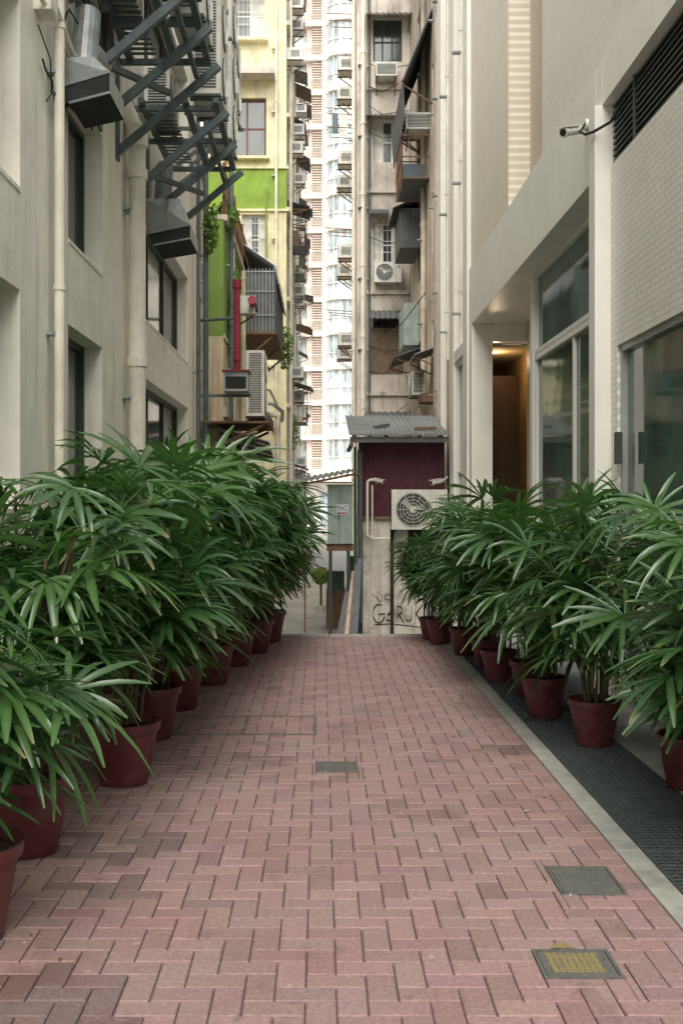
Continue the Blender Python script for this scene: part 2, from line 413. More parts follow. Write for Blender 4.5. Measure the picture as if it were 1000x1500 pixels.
# ---------------------------------------------------------------- left building
L=empty('stucco_building')
ops=[]
for (ya,yb) in [(-.5,2.3),(4.6,8.36),(9.95,11.5),(14.2,18.9)]:
    ops+=[(ya,yb,1.55,3.22),(ya,yb,4.0,5.45),(ya,yb,7.2,8.9)]
b=B(); b.wall('x',-2.3,-2.62,YB,20.4,GZ,11.2,ops,'lwall'); b.box(-12,-2.621,YB,20.4,GZ,11.2,'lwall')
b.box(-2.301,-2.24,YB,20.4,.0,.35,'lwall')
b.make('walls',L)
b=B()
for o in ops:
    b.win('x',-2.53,1,o[0]+.002,o[1]-.002,o[2]+.002,o[3]-.002,2 if o[1]-o[0]<2 else 3,1,'fdark','glassl',fw=.06)
    b.box(-2.50,-2.29,o[0]-.0,o[1]+.0,o[2]-.035,o[2]-.001,'lwall')
b.make('windows',L)
def dp(name,x,y,z0,z1,r,k='pvc'):
    b=B(); b.pipe((x,y,z0),(x,y,z1),r,k)
    z=z0+.5
    while z<z1:
        b.box(x-.16,x-r*.6,y-r*1.3,y+r*1.3,z,z+.03,'galv'); z+=2.2
    return b
b=dp('',-2.2,9.2,.3,7,.043); b.tube([(-2.2,9.2,6),( -2.25,9.0,6.3),(-2.28,8.6,6.5)],.04,'pvc'); b.make('drainpipe',smooth='auto')
b=dp('',-2.15,12.8,.1,6.0,.1); b.cyl((-2.15,12.8,5.9),(-2.3,12.8,6.25),.1,.1,'pvc'); b.cyl((-2.15,12.8,5.75),(-2.15,12.8,6.0),.13,.13,'pvc'); b.make('drainpipe',smooth='auto')
b=dp('',-2.2,20.9,-.8,9,.05,'steel'); b.make('drainpipe',smooth='auto')
b=dp('',-2.2,19.6,1.2,10,.035,'steel'); b.make('drainpipe',smooth='auto')
b=B(); rg=random.Random(5)
for i in range(20):
    y=rg.uniform(8.0,9.9); z=rg.uniform(5.0,7.0); p=[Vector((-2.27+rg.uniform(0,.06),y,z))]
    for k in range(9):
        q=p[-1]+Vector((rg.uniform(-.03,.05),rg.uniform(-.05,.55),rg.uniform(-.16,.2))); q.x=min(max(q.x,-2.28),-2.0); p.append(q)
    b.tube(p,rg.choice([.007,.01,.014,.02]),rg.choice(['black','pvc','steel','black']),6)
b.tube([(-2.25,8.7,5.4),(-2.2,8.9,5.2),(-2.24,9.1,5.0),(-2.26,9.0,4.9)],.006,'black',6)
b.make('cable_tangle')
b=B()
b.box(-2.3,-2.16,8.75,8.98,5.55,5.85,'pvc'); b.box(-2.3,-2.2,10.9,11.2,5.7,6.0,'acw'); b.box(-2.158,-2.155,8.77,8.96,5.57,5.83,'acw')
b.make('junction_box',bevel=.008)
def acmesh(w,h,d,fans=1):
    b=B(); b.box(-w/2,w/2,-d/2,d/2,0,h,'acw')
    for i in range(fans):
        cz=h*(i+.5)/fans; cx=-w*.12 if fans==1 else 0; r=min(w*.36,h/fans*.42)
        b.cyl((cx,-d/2-.012,cz),(cx,-d/2-.003,cz),r,r,'acd',28)
        for k in range(1,6):
            rr=r*k/5.2; n=28
            pts=[(cx+rr*math.cos(2*math.pi*j/n),-d/2-.022,cz+rr*math.sin(2*math.pi*j/n)) for j in range(n+1)]
            b.tube(pts,.0045,'acw',4)
        for k in range(12):
            a=2*math.pi*k/12; b.beam((cx+.03*math.cos(a),-d/2-.024,cz+.03*math.sin(a)),(cx+r*math.cos(a),-d/2-.024,cz+r*math.sin(a)),.006,.006,'acw')
        for k in range(3):
            a=2*math.pi*k/3+.3; b.beam((cx,-d/2-.014,cz),(cx+r*.8*math.cos(a),-d/2-.014,cz+r*.8*math.sin(a)),.004,r*.28,'frame')
        b.cyl((cx,-d/2-.03,cz),(cx,-d/2-.012,cz),r*.16,r*.16,'acw',12)
    if fans==1: b.box(w*.3,w*.302+.004,-d/2-.004,-d/2+.001,.02,h-.02,'acd')
    n=int(h/.035)
    for sx in(-1,1):
        for k in range(2,n-1):
            z=k*.035; b.box(sx*w/2,sx*(w/2+.006),-d*.35,d*.35,z,z+.016,'acd')
    for sx in(-1,1): b.box(sx*w*.38-.03,sx*w*.38+.03,-d/2-.02,d/2+.02,-.04,-.001,'steel')
    b.box(w*.34,w*.46,-d/2-.006,-d/2-.001,h*.72,h*.82,'frame')
    me=b.make('tmp'); m=me.data; bpy.data.objects.remove(me); return m
AC1=acmesh(.85,.62,.32); AC2=acmesh(.95,1.3,.36,2); AC3=acmesh(1.0,.72,.34)
def wac():
    b=B(); b.box(-.33,.33,-.55,0,0,.42,'acw')
    for k in range(9): b.box(-.29,.29,-.556,-.551,.05+k*.036,.068+k*.036,'acd')
    for sx in(-1,1):
        for k in range(6): b.box(sx*.331,sx*.336,-.45,-.15,.1+k*.04,.118+k*.04,'acd')
    for sx in(-1,1):
        b.beam((sx*.28,.0,-.4),(sx*.28,-.5,-.03),.03,.03,'rust'); b.beam((sx*.28,0,-.02),(sx*.28,-.58,-.02),.03,.03,'rust')
    me=b.make('tmp'); m=me.data; bpy.data.objects.remove(me); return m
WAC=wac()
def ac(me,loc,rz):
    e=empty('air_conditioner',loc,rz); inst('housing',me,e); return e
for (ya,yb,zz,xo) in [(10.3,12.3,6.55,-1.3),(13.2,15.6,6.35,-1.28)]:
    b=B()
    n=3
    for i in range(n):
        y=ya+(yb-ya)*i/(n-1)
        b.beam((-2.3,y,zz),(xo,y,zz),.06,.06,'steel')
        b.beam((-2.29,y+.03,zz-1.0),(xo+.15,y+.03,zz-.03),.07,.08,'steel')
        b.box(-2.3,-2.27,y-.07,y+.07,zz-1.1,zz+.1,'steel')
    for xx in (xo+.02,xo-.35,-2.15): b.beam((xx,ya-.15,zz+.05),(xx,yb+.15,zz+.05),.07,.06,'steel')
    b.beam((xo-.1,ya,zz-.16),(xo-.1,yb,zz-.16),.05,.05,'steel')
    b.beam((-2.2,ya,zz-.75),(xo-.4,yb,zz-.35),.06,.06,'steel')
    k=ya
    while k<yb:
        b.box(-2.2,xo-.55,k,k+.05,zz+.08,zz+.095,'steel'); k+=.13
    b.make('steel_bracket_platform')
    ac(AC2,(xo-.1,ya+.35,zz+.14),R(90)); ac(AC2,(xo-.1,yb-.45,zz+.14),R(90))
    ac(AC2,(xo-.1,ya+.35,zz+1.5),R(90)); ac(AC2,(xo-.1,yb-.45,zz+1.5),R(90))
    ac(AC1,(-2.05,ya+.9,zz+.14),R(90))
for y,z in ((9.0,7.2),(17.2,7.4),(18.8,8.2)): 
    ac(AC2,(-1.6,y,z),R(90))
    b=B()
    for dy in(-.4,.4):
        b.beam((-2.3,y+dy,z-.06),(-1.35,y+dy,z-.06),.05,.05,'steel'); b.beam((-2.3,y+dy,z-.7),(-1.5,y+dy,z-.08),.05,.05,'steel')
    b.make('steel_bracket')
def hood(x0,x1,y0,y1,z,h):
    b=B()
    v=[(x0,y0,z+h),(x1-.15,y0,z+h),(x1-.15,y1,z+h),(x0,y1,z+h),(x0,y0,z+.16),(x1,y0-.08,z+.26),(x1,y1,z+.26),(x0,y1,z+.16),(x0+.1,y0-.05,z),(x1,y0-.08,z+.08),(x1,y1,z+.08),(x0+.1,y1,z)]
    b.add(v,[(0,1,2,3),(0,4,5,1),(1,5,6,2),(2,6,7,3),(3,7,4,0),(5,9,10,6),(6,10,11,7),(7,11,8,4)],'galv')
    b.add([v[4],v[8],v[9],v[5]],[(0,1,2,3)],'dark'); b.add([v[8],v[9],v[10],v[11]],[(3,2,1,0)],'dark')
    b.beam(v[4],v[5],.02,.03,'galv'); b.beam(v[8],v[9],.02,.02,'galv')
    b.cyl((x0+.15,(y0+y1)/2,z+h),(x0+.15,(y0+y1)/2+.2,z+h+.6),.12,.12,'galv',16)
    b.make('exhaust_hood',bevel=.004)
hood(-2.28,-1.82,9.5,10.1,5.05,.42)
hood(-2.28,-1.70,14.3,15.1,4.95,.62)
b=B(); 
for i in range(12):
    a0=i/12*math.pi*.9; a1=(i+1)/12*math.pi*.9
    b.cyl((-2.1,10.5+math.sin(a0)*.3,6.1-math.cos(a0)*.3),(-2.1,10.5+math.sin(a1)*.3,6.1-math.cos(a1)*.3),.06,.06,'black',10)
b.cyl((-2.1,10.5,5.8),(-2.1,9.9,5.7),.1,.1,'galv',14)
b.make('duct_hose',smooth='auto')

# ---------------------------------------------------------------- dirty annex + green block
A=empty('green_annex_building')
b=B(); b.box(-12,-2.32,20.42,22.4,GZ,7.9,'lwall2'); b.box(-2.34,-2.28,20.6,22.0,7.9,8.1,'conc')
gops=[(24.2,25.6,4.3,5.8),(28.2,29.6,4.3,5.8)]
b.wall('x',-2.0,-2.3,22.42,33,5.0,7.4,gops,'greend'); b.wall('x',-2.0,-2.3,22.42,33,GZ,4.999,gops,'side'); b.box(-12,-2.301,22.42,33,GZ,7.38,'greend')
b.box(-2.0,-1.93,22.42,33,3.35,3.55,'conc2'); b.box(-2.3,-1.92,22.42,33,7.38,7.5,'conc2'); b.box(-2.0,-1.97,22.42,33,4.96,5.04,'conc2')
b.box(-12,-5.6,20.42,37.98,7.5,16,'lwall2')  # unseen set-back mass, added only to block the sun
b.make('walls',A)
b=B()
for o in gops: b.win('x',-2.2,1,*o,2,2,'fdark','glassl',grille=True)
for k in range(8): b.box(-2.32,-2.28,20.7,21.4,5.5+k*.09,5.55+k*.09,'acw')
b.make('windows',A)
b=B()
y=22.5
while y<33:
    b.box(-2.0,-1.98,y,y+.02,7.5,8.42,'rust'); y+=.13
b.box(-2.01,-1.97,22.42,33,8.42,8.46,'rust'); b.box(-2.01,-1.97,22.42,33,7.9,7.93,'rust')
for y in (22.5,25,27.5,30,32.9): b.box(-2.03,-1.95,y,y+.06,7.5,8.6,'rust')
b.corr((-2.04,24,7.55),(-2.04,33,7.55),(-2.04,33,8.3),(-2.04,24,8.3),40,.012,'rust')
b.make('terrace_railing',A)
b=dp('',-1.9,23.2,-.5,8.8,.05,'steel'); b.make('drainpipe',smooth='auto')
b=dp('',-1.93,24.0,-.5,7.2,.035,'pvc'); b.make('drainpipe',smooth='auto')
b=dp('',-1.88,26.5,-.5,7.2,.06,'side'); b.make('drainpipe',smooth='auto')
b=dp('',-1.15,29.2,-.7,3.9,.075,'pvc'); b.cyl((-1.15,29.2,3.9),(-2.0,28.6,4.0),.075,.075,'pvc'); b.make('drainpipe',smooth='auto')
b=B(); b.tube([(-1.98,27,4.1),(-1.2,27.3,4.05),(-1.0,28.5,3.95),(-1.1,31,3.9)],.05,'box'); b.tube([(-1.98,26,4.6),(-1.3,28,4.45),(-1.25,31,4.35)],.035,'pvc'); b.make('service_pipes',smooth='auto')
b=B(); b.cyl((-1.55,20.2,3.95),(-1.55,20.2,5.6),.06,.06,'red',16); b.cyl((-1.55,20.2,5.55),(-1.55,20.2,5.7),.085,.085,'red',16); b.cyl((-1.55,20.2,4.2),(-1.55,20.2,4.27),.08,.08,'red',16)
b.cyl((-1.55,20.2,5.0),(-2.3,20.5,5.0),.03,.03,'steel')
b.box(-1.75,-1.32,19.7,20.3,3.6,3.95,'galv'); b.box(-1.72,-1.35,19.695,19.699,3.64,3.86,'dark'); b.box(-1.78,-1.29,19.62,20.32,3.952,3.975,'red')
b.beam((-2.3,20.3,3.57),(-1.3,20.3,3.57),.05,.05,'steel')
b.make('red_exhaust_duct')
ac(AC2,(-1.3,22.1,3.3),R(90))
b=B(); b.box(-2.3,-1.0,20.8,23.2,3.1,3.14,'rust')
for y in (20.9,22,23.1): b.beam((-2.3,y,2.5),(-1.1,y,3.07),.05,.05,'rust')
for i in range(4): b.corr((-2.0,20.9+i*.6,3.02-i*.07),(-2.0,21.6+i*.6,3.0-i*.07),(-1.0,21.6+i*.6,2.72-i*.07),(-1.0,20.9+i*.6,2.75-i*.07),8,.015,'corrd')
b.box(-1.05,-1.0,20.8,23.2,3.141,3.3,'rust')
b.make('metal_shelf_canopy')
b=B()
b.corr((-1.95,27.5,8.1),(-1.95,32.5,8.1),(-1.15,32.5,7.55),(-1.15,27.5,7.55),14,.05,'corrb')
b.corr((-1.15,27.5,7.5),(-1.15,32.5,7.5),(-1.05,32.5,7.1),(-1.05,27.5,7.1),14,.03,'corrb')
b.corr((-1.15,27.5,5.9),(-1.15,32.5,5.9),(-1.15,32.5,7.45),(-1.15,27.5,7.45),20,.02,'corrd')
b.box(-1.95,-1.15,27.6,27.62,5.9,7.45,'corrd'); b.box(-1.98,-1.1,27.5,32.5,5.82,5.88,'rust')
for i in range(9): b.box(-1.93+i*.09,-1.915+i*.09,27.57,27.585,5.9,7.5,'galv')
for z in (6.3,6.9,7.4): b.box(-1.95,-1.15,27.55,27.568,z,z+.02,'galv')
for y in (27.6,30,32.4): b.beam((-2.0,y,5.1),(-1.2,y,5.8),.05,.05,'rust')
for i in range(12): b.box(-1.13,-1.12,27.6+i*.4,27.62+i*.4,5.9,7.1,'steel')
b.make('cage_balcony_awning')
b=B(); b.box(-1.9,-1.5,24.9,25.3,5.9,6.3,'acw'); b.cyl((-1.49,25.1,6.1),(-1.45,25.1,6.1),.15,.15,'acd',18)
b.cyl((-1.55,24.88,6.1),(-1.55,24.6,6.15),.08,.1,'red',14); b.beam((-2,25.15,5.6),(-1.55,25.15,5.88),.04,.04,'rust')
b.make('wall_fan_unit')

def leafclump(name,c,r,n,k,size=.07,rg=random.Random(9)):
    b=B()
    for i in range(n):
        d=Vector((rg.gauss(0,1),rg.gauss(0,1),rg.gauss(0,1))).normalized()*(rg.random()**.4)
        p=Vector(c)+Vector((d.x*r[0],d.y*r[1],d.z*r[2]))
        a=Vector((rg.gauss(0,1),rg.gauss(0,1),rg.gauss(0,1))).normalized(); q=a.orthogonal().normalized()
        s=size*rg.uniform(.6,1.3)
        b.add([p-a*s,p+q*s*.4,p+a*s,p-q*s*.4],[(0,1,2,3)],k)
    return b
for c,r,n in [((-2.0,23.0,7.6),(.3,.5,.3),350),((-1.9,23.6,5.4),(.12,.5,1.3),500),((-1.1,33.5,6.3),(.3,.5,.7),500),((-2.1,20.8,6.8),(.15,.3,.5),250),((-1.1,41,4.2),(.3,1,.7),400),((-1.1,44,10.5),(.3,1,.9),300)]:
    leafclump('w',c,r,n,'wleaf').make('wall_weeds')

# ---------------------------------------------------------------- yellow apartment building
Yb=empty('yellow_apartment_building')
yops=[(-3.45,-1.95,17.7,19.4),(-3.25,-1.9,13.6,15.65),(-2.75,-1.85,9.9,11.6),(-3.25,-1.9,6.4,8.1),(-5.2,-3.9,13.6,15.65),(-5.2,-3.9,17.7,19.4)]
b=B()
b.wall('y',38,38.3,-5.6,-1.2,GZ,11.75,yops,'yellow'); b.wall('y',38,38.3,-5.6,-1.2,11.75,13.2,[],'green'); b.wall('y',38,38.3,-5.6,-1.2,13.2,20.5,yops,'yellow')
b.box(-12,-1.2,38.301,64,GZ,20.5,'side')
for o in yops: 
    b.box(o[0]-.12,o[1]+.12,37.75,38.0,o[2]-.12,o[2]-.03,'yellow')
b.box(-3.5,-1.6,37.3,38.0,16.25,16.45,'conc'); b.box(-3.6,-1.55,37.4,38.0,19.75,19.9,'conc')
b.box(-5.6,-1.12,37.93,38.0,11.7,11.78,'yellow'); b.box(-5.6,-1.12,37.93,38,13.18,13.26,'yellow')
for z in (4.9,8.6,11.72,15,18.2): b.box(-1.2,-1.08,38,64,z,z+.14,'side')
b.make('walls',Yb)
b=B()
for i,o in enumerate(yops):
    b.win('y',38.2,-1,*o,3 if i!=1 else 2,2,'fbrown' if i==1 else 'fwhite','glassl',fw=.08,curt=(i!=1),grille=(i in(0,2)))
for y in (40,43,46,49,52,55,58,61):
    for z in (2.2,5.4,9.3,12.4,15.5,18.6):
        b.win('x',-1.19,1,y-.6,y+.6,z,z+1.4,2,2,'fwhite','glassl')
b.make('windows',Yb)
b=dp('',-1.55,37.9,-.8,20,.05,'pvc'); b.make('drainpipe',smooth='auto')
b=dp('',-1.9,37.9,8,12.5,.03,'green'); b.make('drainpipe',smooth='auto')
for y,r in ((39,.06),(41.4,.07),(44.5,.06),(50,.06)):
    b=dp('',-1.08,y,-.8,20,r,'side' if r>.065 else 'pvc'); b.make('drainpipe',smooth='auto')
rg=random.Random(21)
b=B()
def awn(b,x,sg,y,z,L,pr,k,drop=.3):
    b.corr((x,y,z),(x,y+L,z),(x+sg*pr,y+L,z-drop),(x+sg*pr,y,z-drop),6,.02,k)
    b.beam((x,y+.1,z-.5),(x+sg*pr,y+.1,z-drop-.03),.03,.03,'rust'); b.beam((x,y+L-.1,z-.5),(x+sg*pr,y+L-.1,z-drop-.03),.03,.03,'rust')
def cage(b,x,sg,y,z,L,h,pr,k='rust'):
    for zz in (z,z+h*.5,z+h):
        b.beam((x,y,zz),(x+sg*pr,y,zz),.03,.03,k); b.beam((x,y+L,zz),(x+sg*pr,y+L,zz),.03,.03,k); b.beam((x+sg*pr,y,zz),(x+sg*pr,y+L,zz),.03,.03,k)
    n=int(L/.15)
    for i in range(n+1): b.beam((x+sg*pr,y+L*i/n,z),(x+sg*pr,y+L*i/n,z+h),.015,.015,k)
    for i in range(5): b.beam((x+sg*pr*i/4,y,z),(x+sg*pr*i/4,y,z+h),.015,.015,k)
    b.box(x,x+sg*pr*.95,y+.05,y+L-.05,z+.0,z+.03,'corrd')
    for i in range(3):
        yy=y+L*rg.random()*.7; hh=rg.uniform(.2,h*.6)
        b.box(x+sg*.05,x+sg*pr*rg.uniform(.5,.9),yy,yy+.25,z+.03,z+hh,rg.choice(['wood','net','acw','blue','conc2']))
for z in [1.5+1.55*i for i in range(13)]:
    for j in range(3):
        y=rg.uniform(38.3,58); t=rg.random(); pr=rg.uniform(.45,.85)
        if t<.45: awn(b,-1.2,1,y,z+1.7,rg.uniform(1.2,2.4),pr,rg.choice(['corrd','corr','wood']),rg.uniform(.15,.4))
        elif t<.75: cage(b,-1.2,1,y,z,1.5,1.3,pr*.8); awn(b,-1.2,1,y-.1,z+1.6,1.8,pr,rg.choice(['corrd','corr']),.25)
        if rg.random()<.6: ac(WAC,(-1.2,rg.uniform(38.7,52),z+rg.uniform(0,1)),R(90))
b.make('awnings_and_cages',Yb)

# ---------------------------------------------------------------- far tower
T=empty('residential_tower')
def yf(x):
    if 0.55<=x<=3.9: return 95-1.3*math.sqrt(max(0,1-((x-2.2)/1.75)**2))
    return 95
b=B(); xs=[.5+i*.2 for i in range(18)]
b.box(-14,14,96.2,106,GZ,52,'tower')
b.box(-14,-3,95,96.2,3,52,'tower'); b.box(5.5,14,95,96.2,3,52,'tower')
fl=3.0
for k in range(16):
    z=4.2+k*fl
    pts=[(-3,96.2)]+[(-3,94.9),(.45,94.9)]+[(x,yf(x)-.25) for x in xs]+[(4.0,94.9),(5.5,94.9),(5.5,96.2)]
    b.prism(pts,z-.22,z+.2,'tower')
    pts2=[(.5,96.2)]+[(x,yf(x)) for x in xs]+[(3.95,96.2)]
    b.prism(pts2,z+.2,z+.75,'tower')
    for xx in [-2.9+i*.18 for i in range(19)]: b.box(xx,xx+.035,94.92,94.95,z+.2,z+1.15,'tower')
    b.box(-3,.4,94.9,94.96,z+1.15,z+1.22,'tower')
    b.box(-1.25,-.75,95.3,96.2,z+.2,z+2.78,'towerp'); b.box(.1,.5,94.95,96.2,z+.2,z+2.78,'tower')
    for q in range(11): b.box(-.74,.09,95.1,95.2,z+.3+q*.22,z+.4+q*.22,'towerp')
    b.box(-2.2,-1.3,96.0,96.19,z+.3,z+2.6,'glasst')
    b.box(4.1,5.3,96.0,96.19,z+.9,z+2.5,'glasst')
b.make('walls',T)
b=B()
for k in range(16):
    z=4.2+k*fl
    for i in range(len(xs)-1):
        xa,xb=xs[i],xs[i+1]; ya,yb=yf(xa)+.12,yf(xb)+.12
        b.add([(xa,ya,z+.75),(xb,yb,z+.75),(xb,yb,z+2.78),(xa,ya,z+2.78)],[(0,1,2,3)],'glasst')
        if i%6 in(0,5) : b.add([(xa,ya-.02,z+.75),(xb,yb-.02,z+.75),(xb,yb-.02,z+2.78),(xa,ya-.02,z+2.78)],[(0,1,2,3)],'curt')
    for i in range(0,18,3): b.box(xs[i]-.05,xs[i]+.05,yf(xs[i])-.02,yf(xs[i])+.14,z+.75,z+2.78,'tower')
    for i in range(len(xs)-1): b.beam((xs[i],yf(xs[i])+.06,z+1.25),(xs[i+1],yf(xs[i+1])+.06,z+1.25),.06,.06,'tower')
b.make('bay_windows',T)
b=B(); b.box(-14,14,92,94.8,3.3,3.9,'tower'); b.box(-14,14,93.5,96,GZ,3.2,'white')
for i in range(12): b.box(-12+i*2.2,-11.4+i*2.2,93.2,93.49,GZ,3.2,'tower')
for i in range(11): b.box(-11.1+i*2.2,-10.2+i*2.2,93.4,93.49,GZ+.3,2.4,'glasst')
b.make('podium',T)

# ---------------------------------------------------------------- stained concrete tenement
C=empty('concrete_tenement_building')
cops=[(1.62,2.52,z,z+1.35) for z in (5.95,8.95,12.15,15.3)]
TZ=18.6
b=B()
b.wall('y',34,34.3,1.1,2.77,GZ,TZ,cops,'conc'); b.box(1.1,6,34.301,38,GZ,TZ,'conc')
b.box(1.1,1.42,33.86,33.999,GZ,TZ,'conc')
b.wall('x',2.78,3.0,22.0,33.998,GZ,TZ,[(26.2,27.4,z,z+1.5) for z in (4.6,7.8,11,14)]+[(30.2,31.6,z,z+1.5) for z in (4.6,7.8,11,14)],'conc2'); b.box(3.001,8,22,33.998,GZ,TZ,'conc2')
b.box(2.6,2.779,24.9,25.3,GZ,TZ,'conc2')
for z in (4.9,8.05,11.2,14.4,17.6): b.box(1.42,2.77,33.9,33.999,z,z+.12,'conc')
b.make('walls',C)
b=B()
for i,o in enumerate(cops): b.win('y',34.2,-1,*o,3,2,['fbrown','fwhite','fwhite','fdark'][i],'glassl',fw=.06,curt=(i in(1,2)),grille=(i in (1,)))
for y0,y1 in ((26.2,27.4),(30.2,31.6)):
    for z in (4.6,7.8,11,14): b.win('x',2.9,-1,y0,y1,z,z+1.5,2,2,'fdark','glassl')
b.corr((1.5,33.97,5.6),(2.55,33.97,5.6),(2.55,33.97,7.0),(1.5,33.97,7.0),12,.02,'wood')
b.make('windows',C)
b=B()
for z,x0,x1,dr in ((7.55,1.5,2.8,.35),(10.7,1.5,2.1,.3),(13.65,1.4,2.7,.25),(16.8,1.4,2.8,.3),(4.4,1.3,2.8,.2)):
    b.corr((x0,33.98,z),(x1,33.98,z),(x1,33.3,z-dr),(x0,33.3,z-dr),8,.025,'corrd')
    for xx in (x0+.1,x1-.1): b.beam((xx,33.98,z-.6),(xx,33.35,z-dr-.03),.03,.03,'rust')
b.corr((2.78,27.2,13.9),(2.78,31.5,13.9),(2.05,31.5,12.1),(2.05,27.2,12.1),14,.03,'corrd')
b.corr((2.04,27.2,12.05),(2.04,31.5,12.05),(2.1,31.5,11.2),(2.1,27.2,11.2),14,.02,'corrd')
for y in (27.4,29.3,31.3): b.beam((2.78,y,11.6),(2.07,y,12.05),.04,.04,'rust')
cage(b,2.78,-1,28,9.9,2.2,1.1,.7,'rust')
b.box(2.2,2.77,30.5,32.6,8.7,9.8,'corrd'); b.corr((2.78,30.3,10.1),(2.78,32.8,10.1),(2.0,32.8,9.75),(2.0,30.3,9.75),8,.02,'corrd')
b.box(2.35,2.77,31.0,32.9,6.05,7.25,'box')
for i in range(8): b.box(2.34,2.349,31.05+i*.23,31.2+i*.23,6.1,7.2,'box')
awn(b,2.78,-1,29.5,5.8,2.4,.8,'corrd',.3); awn(b,2.78,-1,26,5.3,1.6,.55,'corr',.2)
awn(b,2.78,-1,28.4,17,2.4,.7,'corrd',.4)
b.box(2.4,2.77,26.2,27.0,4.0,4.2,'rust')
b.make('awnings_and_cages',C)
ac(AC1,(2.05,33.7,8.35),0); ac(WAC,(2.78,29.6,11.5),R(-90)); ac(WAC,(2.5,28.5,11.15),R(0))
ac(WAC,(2.0,33.98,14.65),0); ac(AC1,(2.45,28,4.3),R(-90))
for z in (6.6,9.4,12.4,15.4):
    ac(WAC,(1.1,35.2,z),R(-90)); ac(WAC,(1.1,37.3,z-.15),R(-90))
for (x,y,r,z1,k) in ((1.3,33.8,.07,18.5,'pvc'),(1.5,33.92,.035,18.5,'steel'),(2.68,24.7,.06,18.5,'pvc'),(2.7,28.9,.07,18.5,'conc2'),(2.68,25.7,.04,18.5,'pvc'),(1.02,34.2,.06,18.5,'pvc')):
    b=dp('',x,y,-.8,z1,r,k); b.make('drainpipe',smooth='auto')
b=B()
for z in (7.6,10.2,13.4,14,17):
    for dx in range(3): 
        b.cyl((1.1,34.5+dx*.5,z),(.15+.1*dx,34.6+dx*.5,z+.08),.014,.014,'rust',6)
    b.tube([(.3,34.6,z+.06),(.33,35.6,z-.02)],.008,'acw',6)
b.beam((.7,34.6,13.2),(.72,34.7,13.9),.25,.02,'curt'); b.beam((.45,34.7,13.3),(.45,34.8,13.95),.2,.02,'blue')
b.make('laundry_poles')
b=B(); rg=random.Random(4)
for i in range(9):
    z=rg.uniform(3.5,16); b.tube([(1.45+rg.random()*.1,33.88,z),(1.9,33.87,z-rg.uniform(.05,.3)),(2.74,33.8,z+rg.uniform(-.3,.5))],.012,'black',6)
b.tube([(2.3,24,6.2),(2.0,27,6.0),(1.6,33.8,6.5)],.012,'black',6)
b.make('facade_cables')

# ---------------------------------------------------------------- shed
Sx=empty('market_shed')
b=B()
b.box(.75,2.27,20.05,23.5,GZ,1.3,'plaster'); b.box(.78,2.27,20.12,23.5,1.3,2.7,'maroon')
b.corr((.74,20.08,1.32),(2.27,20.08,1.32),(2.27,20.08,2.72),(.74,20.08,2.72),22,.018,'maroon')
b.box(1.27,1.33,20.0,20.06,GZ,1.15,'dark'); b.box(.69,.76,19.98,20.1,GZ,2.75,'fdark'); b.box(.7,2.27,20.0,20.04,1.28,1.33,'wood')
b.box(1.6,2.26,20.0,20.048,-.0,1.1,'dark')  # dark panel and the narrow dark strip stand in for shaded voids
b.make('walls',Sx)
b=B()
b.corr((.5,19.45,2.78),(2.28,19.45,2.78),(2.28,22.3,3.34),(.5,22.3,3.34),20,.014,'corr',.02)
b.box(.52,2.27,19.5,19.56,2.66,2.76,'corrd')
for xx in (.6,1.2,1.8,2.2): b.beam((xx,19.5,2.7),(xx,22,3.18),.05,.06,'wood')
b.box(.52,.58,19.5,22,2.6,2.66,'wood')
b.beam((1.0,20.2,2.98),(1.25,20.5,3.04),.1,.06,'corrd'); b.beam((1.7,19.9,2.93),(2.1,20.0,2.95),.06,.05,'rust')
b.make('roof',Sx)
ac(AC3,(1.77,19.82,1.1),0)
b=B()
b.beam((1.35,19.65,1.04),(1.35,20.05,1.04),.04,.04,'steel'); b.beam((2.15,19.65,1.04),(2.15,20.05,1.04),.04,.04,'steel')
b.make('wall_bracket',Sx)
b=B()
def stroke(pts,w=.022):
    for p,q in zip(pts[:-1],pts[1:]): b.beam((p[0],20.042,p[1]),(q[0],20.042,q[1]),.006,w,'black')
def arc(cx,cz,rx,rz,a0,a1,n=12): return [(cx+rx*math.cos(R(a0+(a1-a0)*i/n)),cz+rz*math.sin(R(a0+(a1-a0)*i/n))) for i in range(n+1)]
z0=-.45
stroke(arc(1.06,z0,.11,.17,60,340)+[(1.17,z0),(1.06,z0-.02)])
stroke([(1.33,z0+.08),(1.22,z0-.02),(1.2,z0-.12),(1.33,z0-.14)]); stroke([(1.21,z0-.03),(1.31,z0+.0)])
stroke([(1.38,z0-.16),(1.4,z0+.14)]+arc(1.42,z0+.06,.07,.07,90,-90,8)+[(1.52,z0-.17)])
stroke([(1.54,z0+.12),(1.55,z0-.1),(1.6,z0-.15),(1.66,z0-.1),(1.67,z0+.13)])
stroke([(1.72,z0-.2),(1.74,z0+.2)]); stroke([(1.86,z0+.16),(1.74,z0-.01),(1.92,z0-.22)])
stroke([(.98,z0-.2),(1.3,z0-.19),(1.9,z0-.26)],.014)
stroke(arc(1.25,z0+.3,.09,.05,0,300),.012); stroke([(1.0,z0+.32),(1.1,z0+.2),(1.12,z0+.34)],.014)
b.make('graffiti')
b=B(); b.tube([(.84,19.8,1.0),(.84,19.8,1.95),(.88,19.8,2.0),(1.0,19.8,2.0),(1.02,19.8,1.93)],.024,'pvc',10); b.tube([(.84,19.8,1.0),(.92,19.85,.93),(1.25,19.85,.93)],.024,'pvc',10); b.tube([(.93,19.82,.95),(.93,19.82,1.9)],.016,'pvc',8); b.tube([(.72,19.9,2.5),(.72,19.9,-.6)],.04,'steel',10); b.tube([(.62,19.9,2.6),(.62,19.95,-.7)],.025,'net',8)
b.make('water_pipes',smooth='auto')
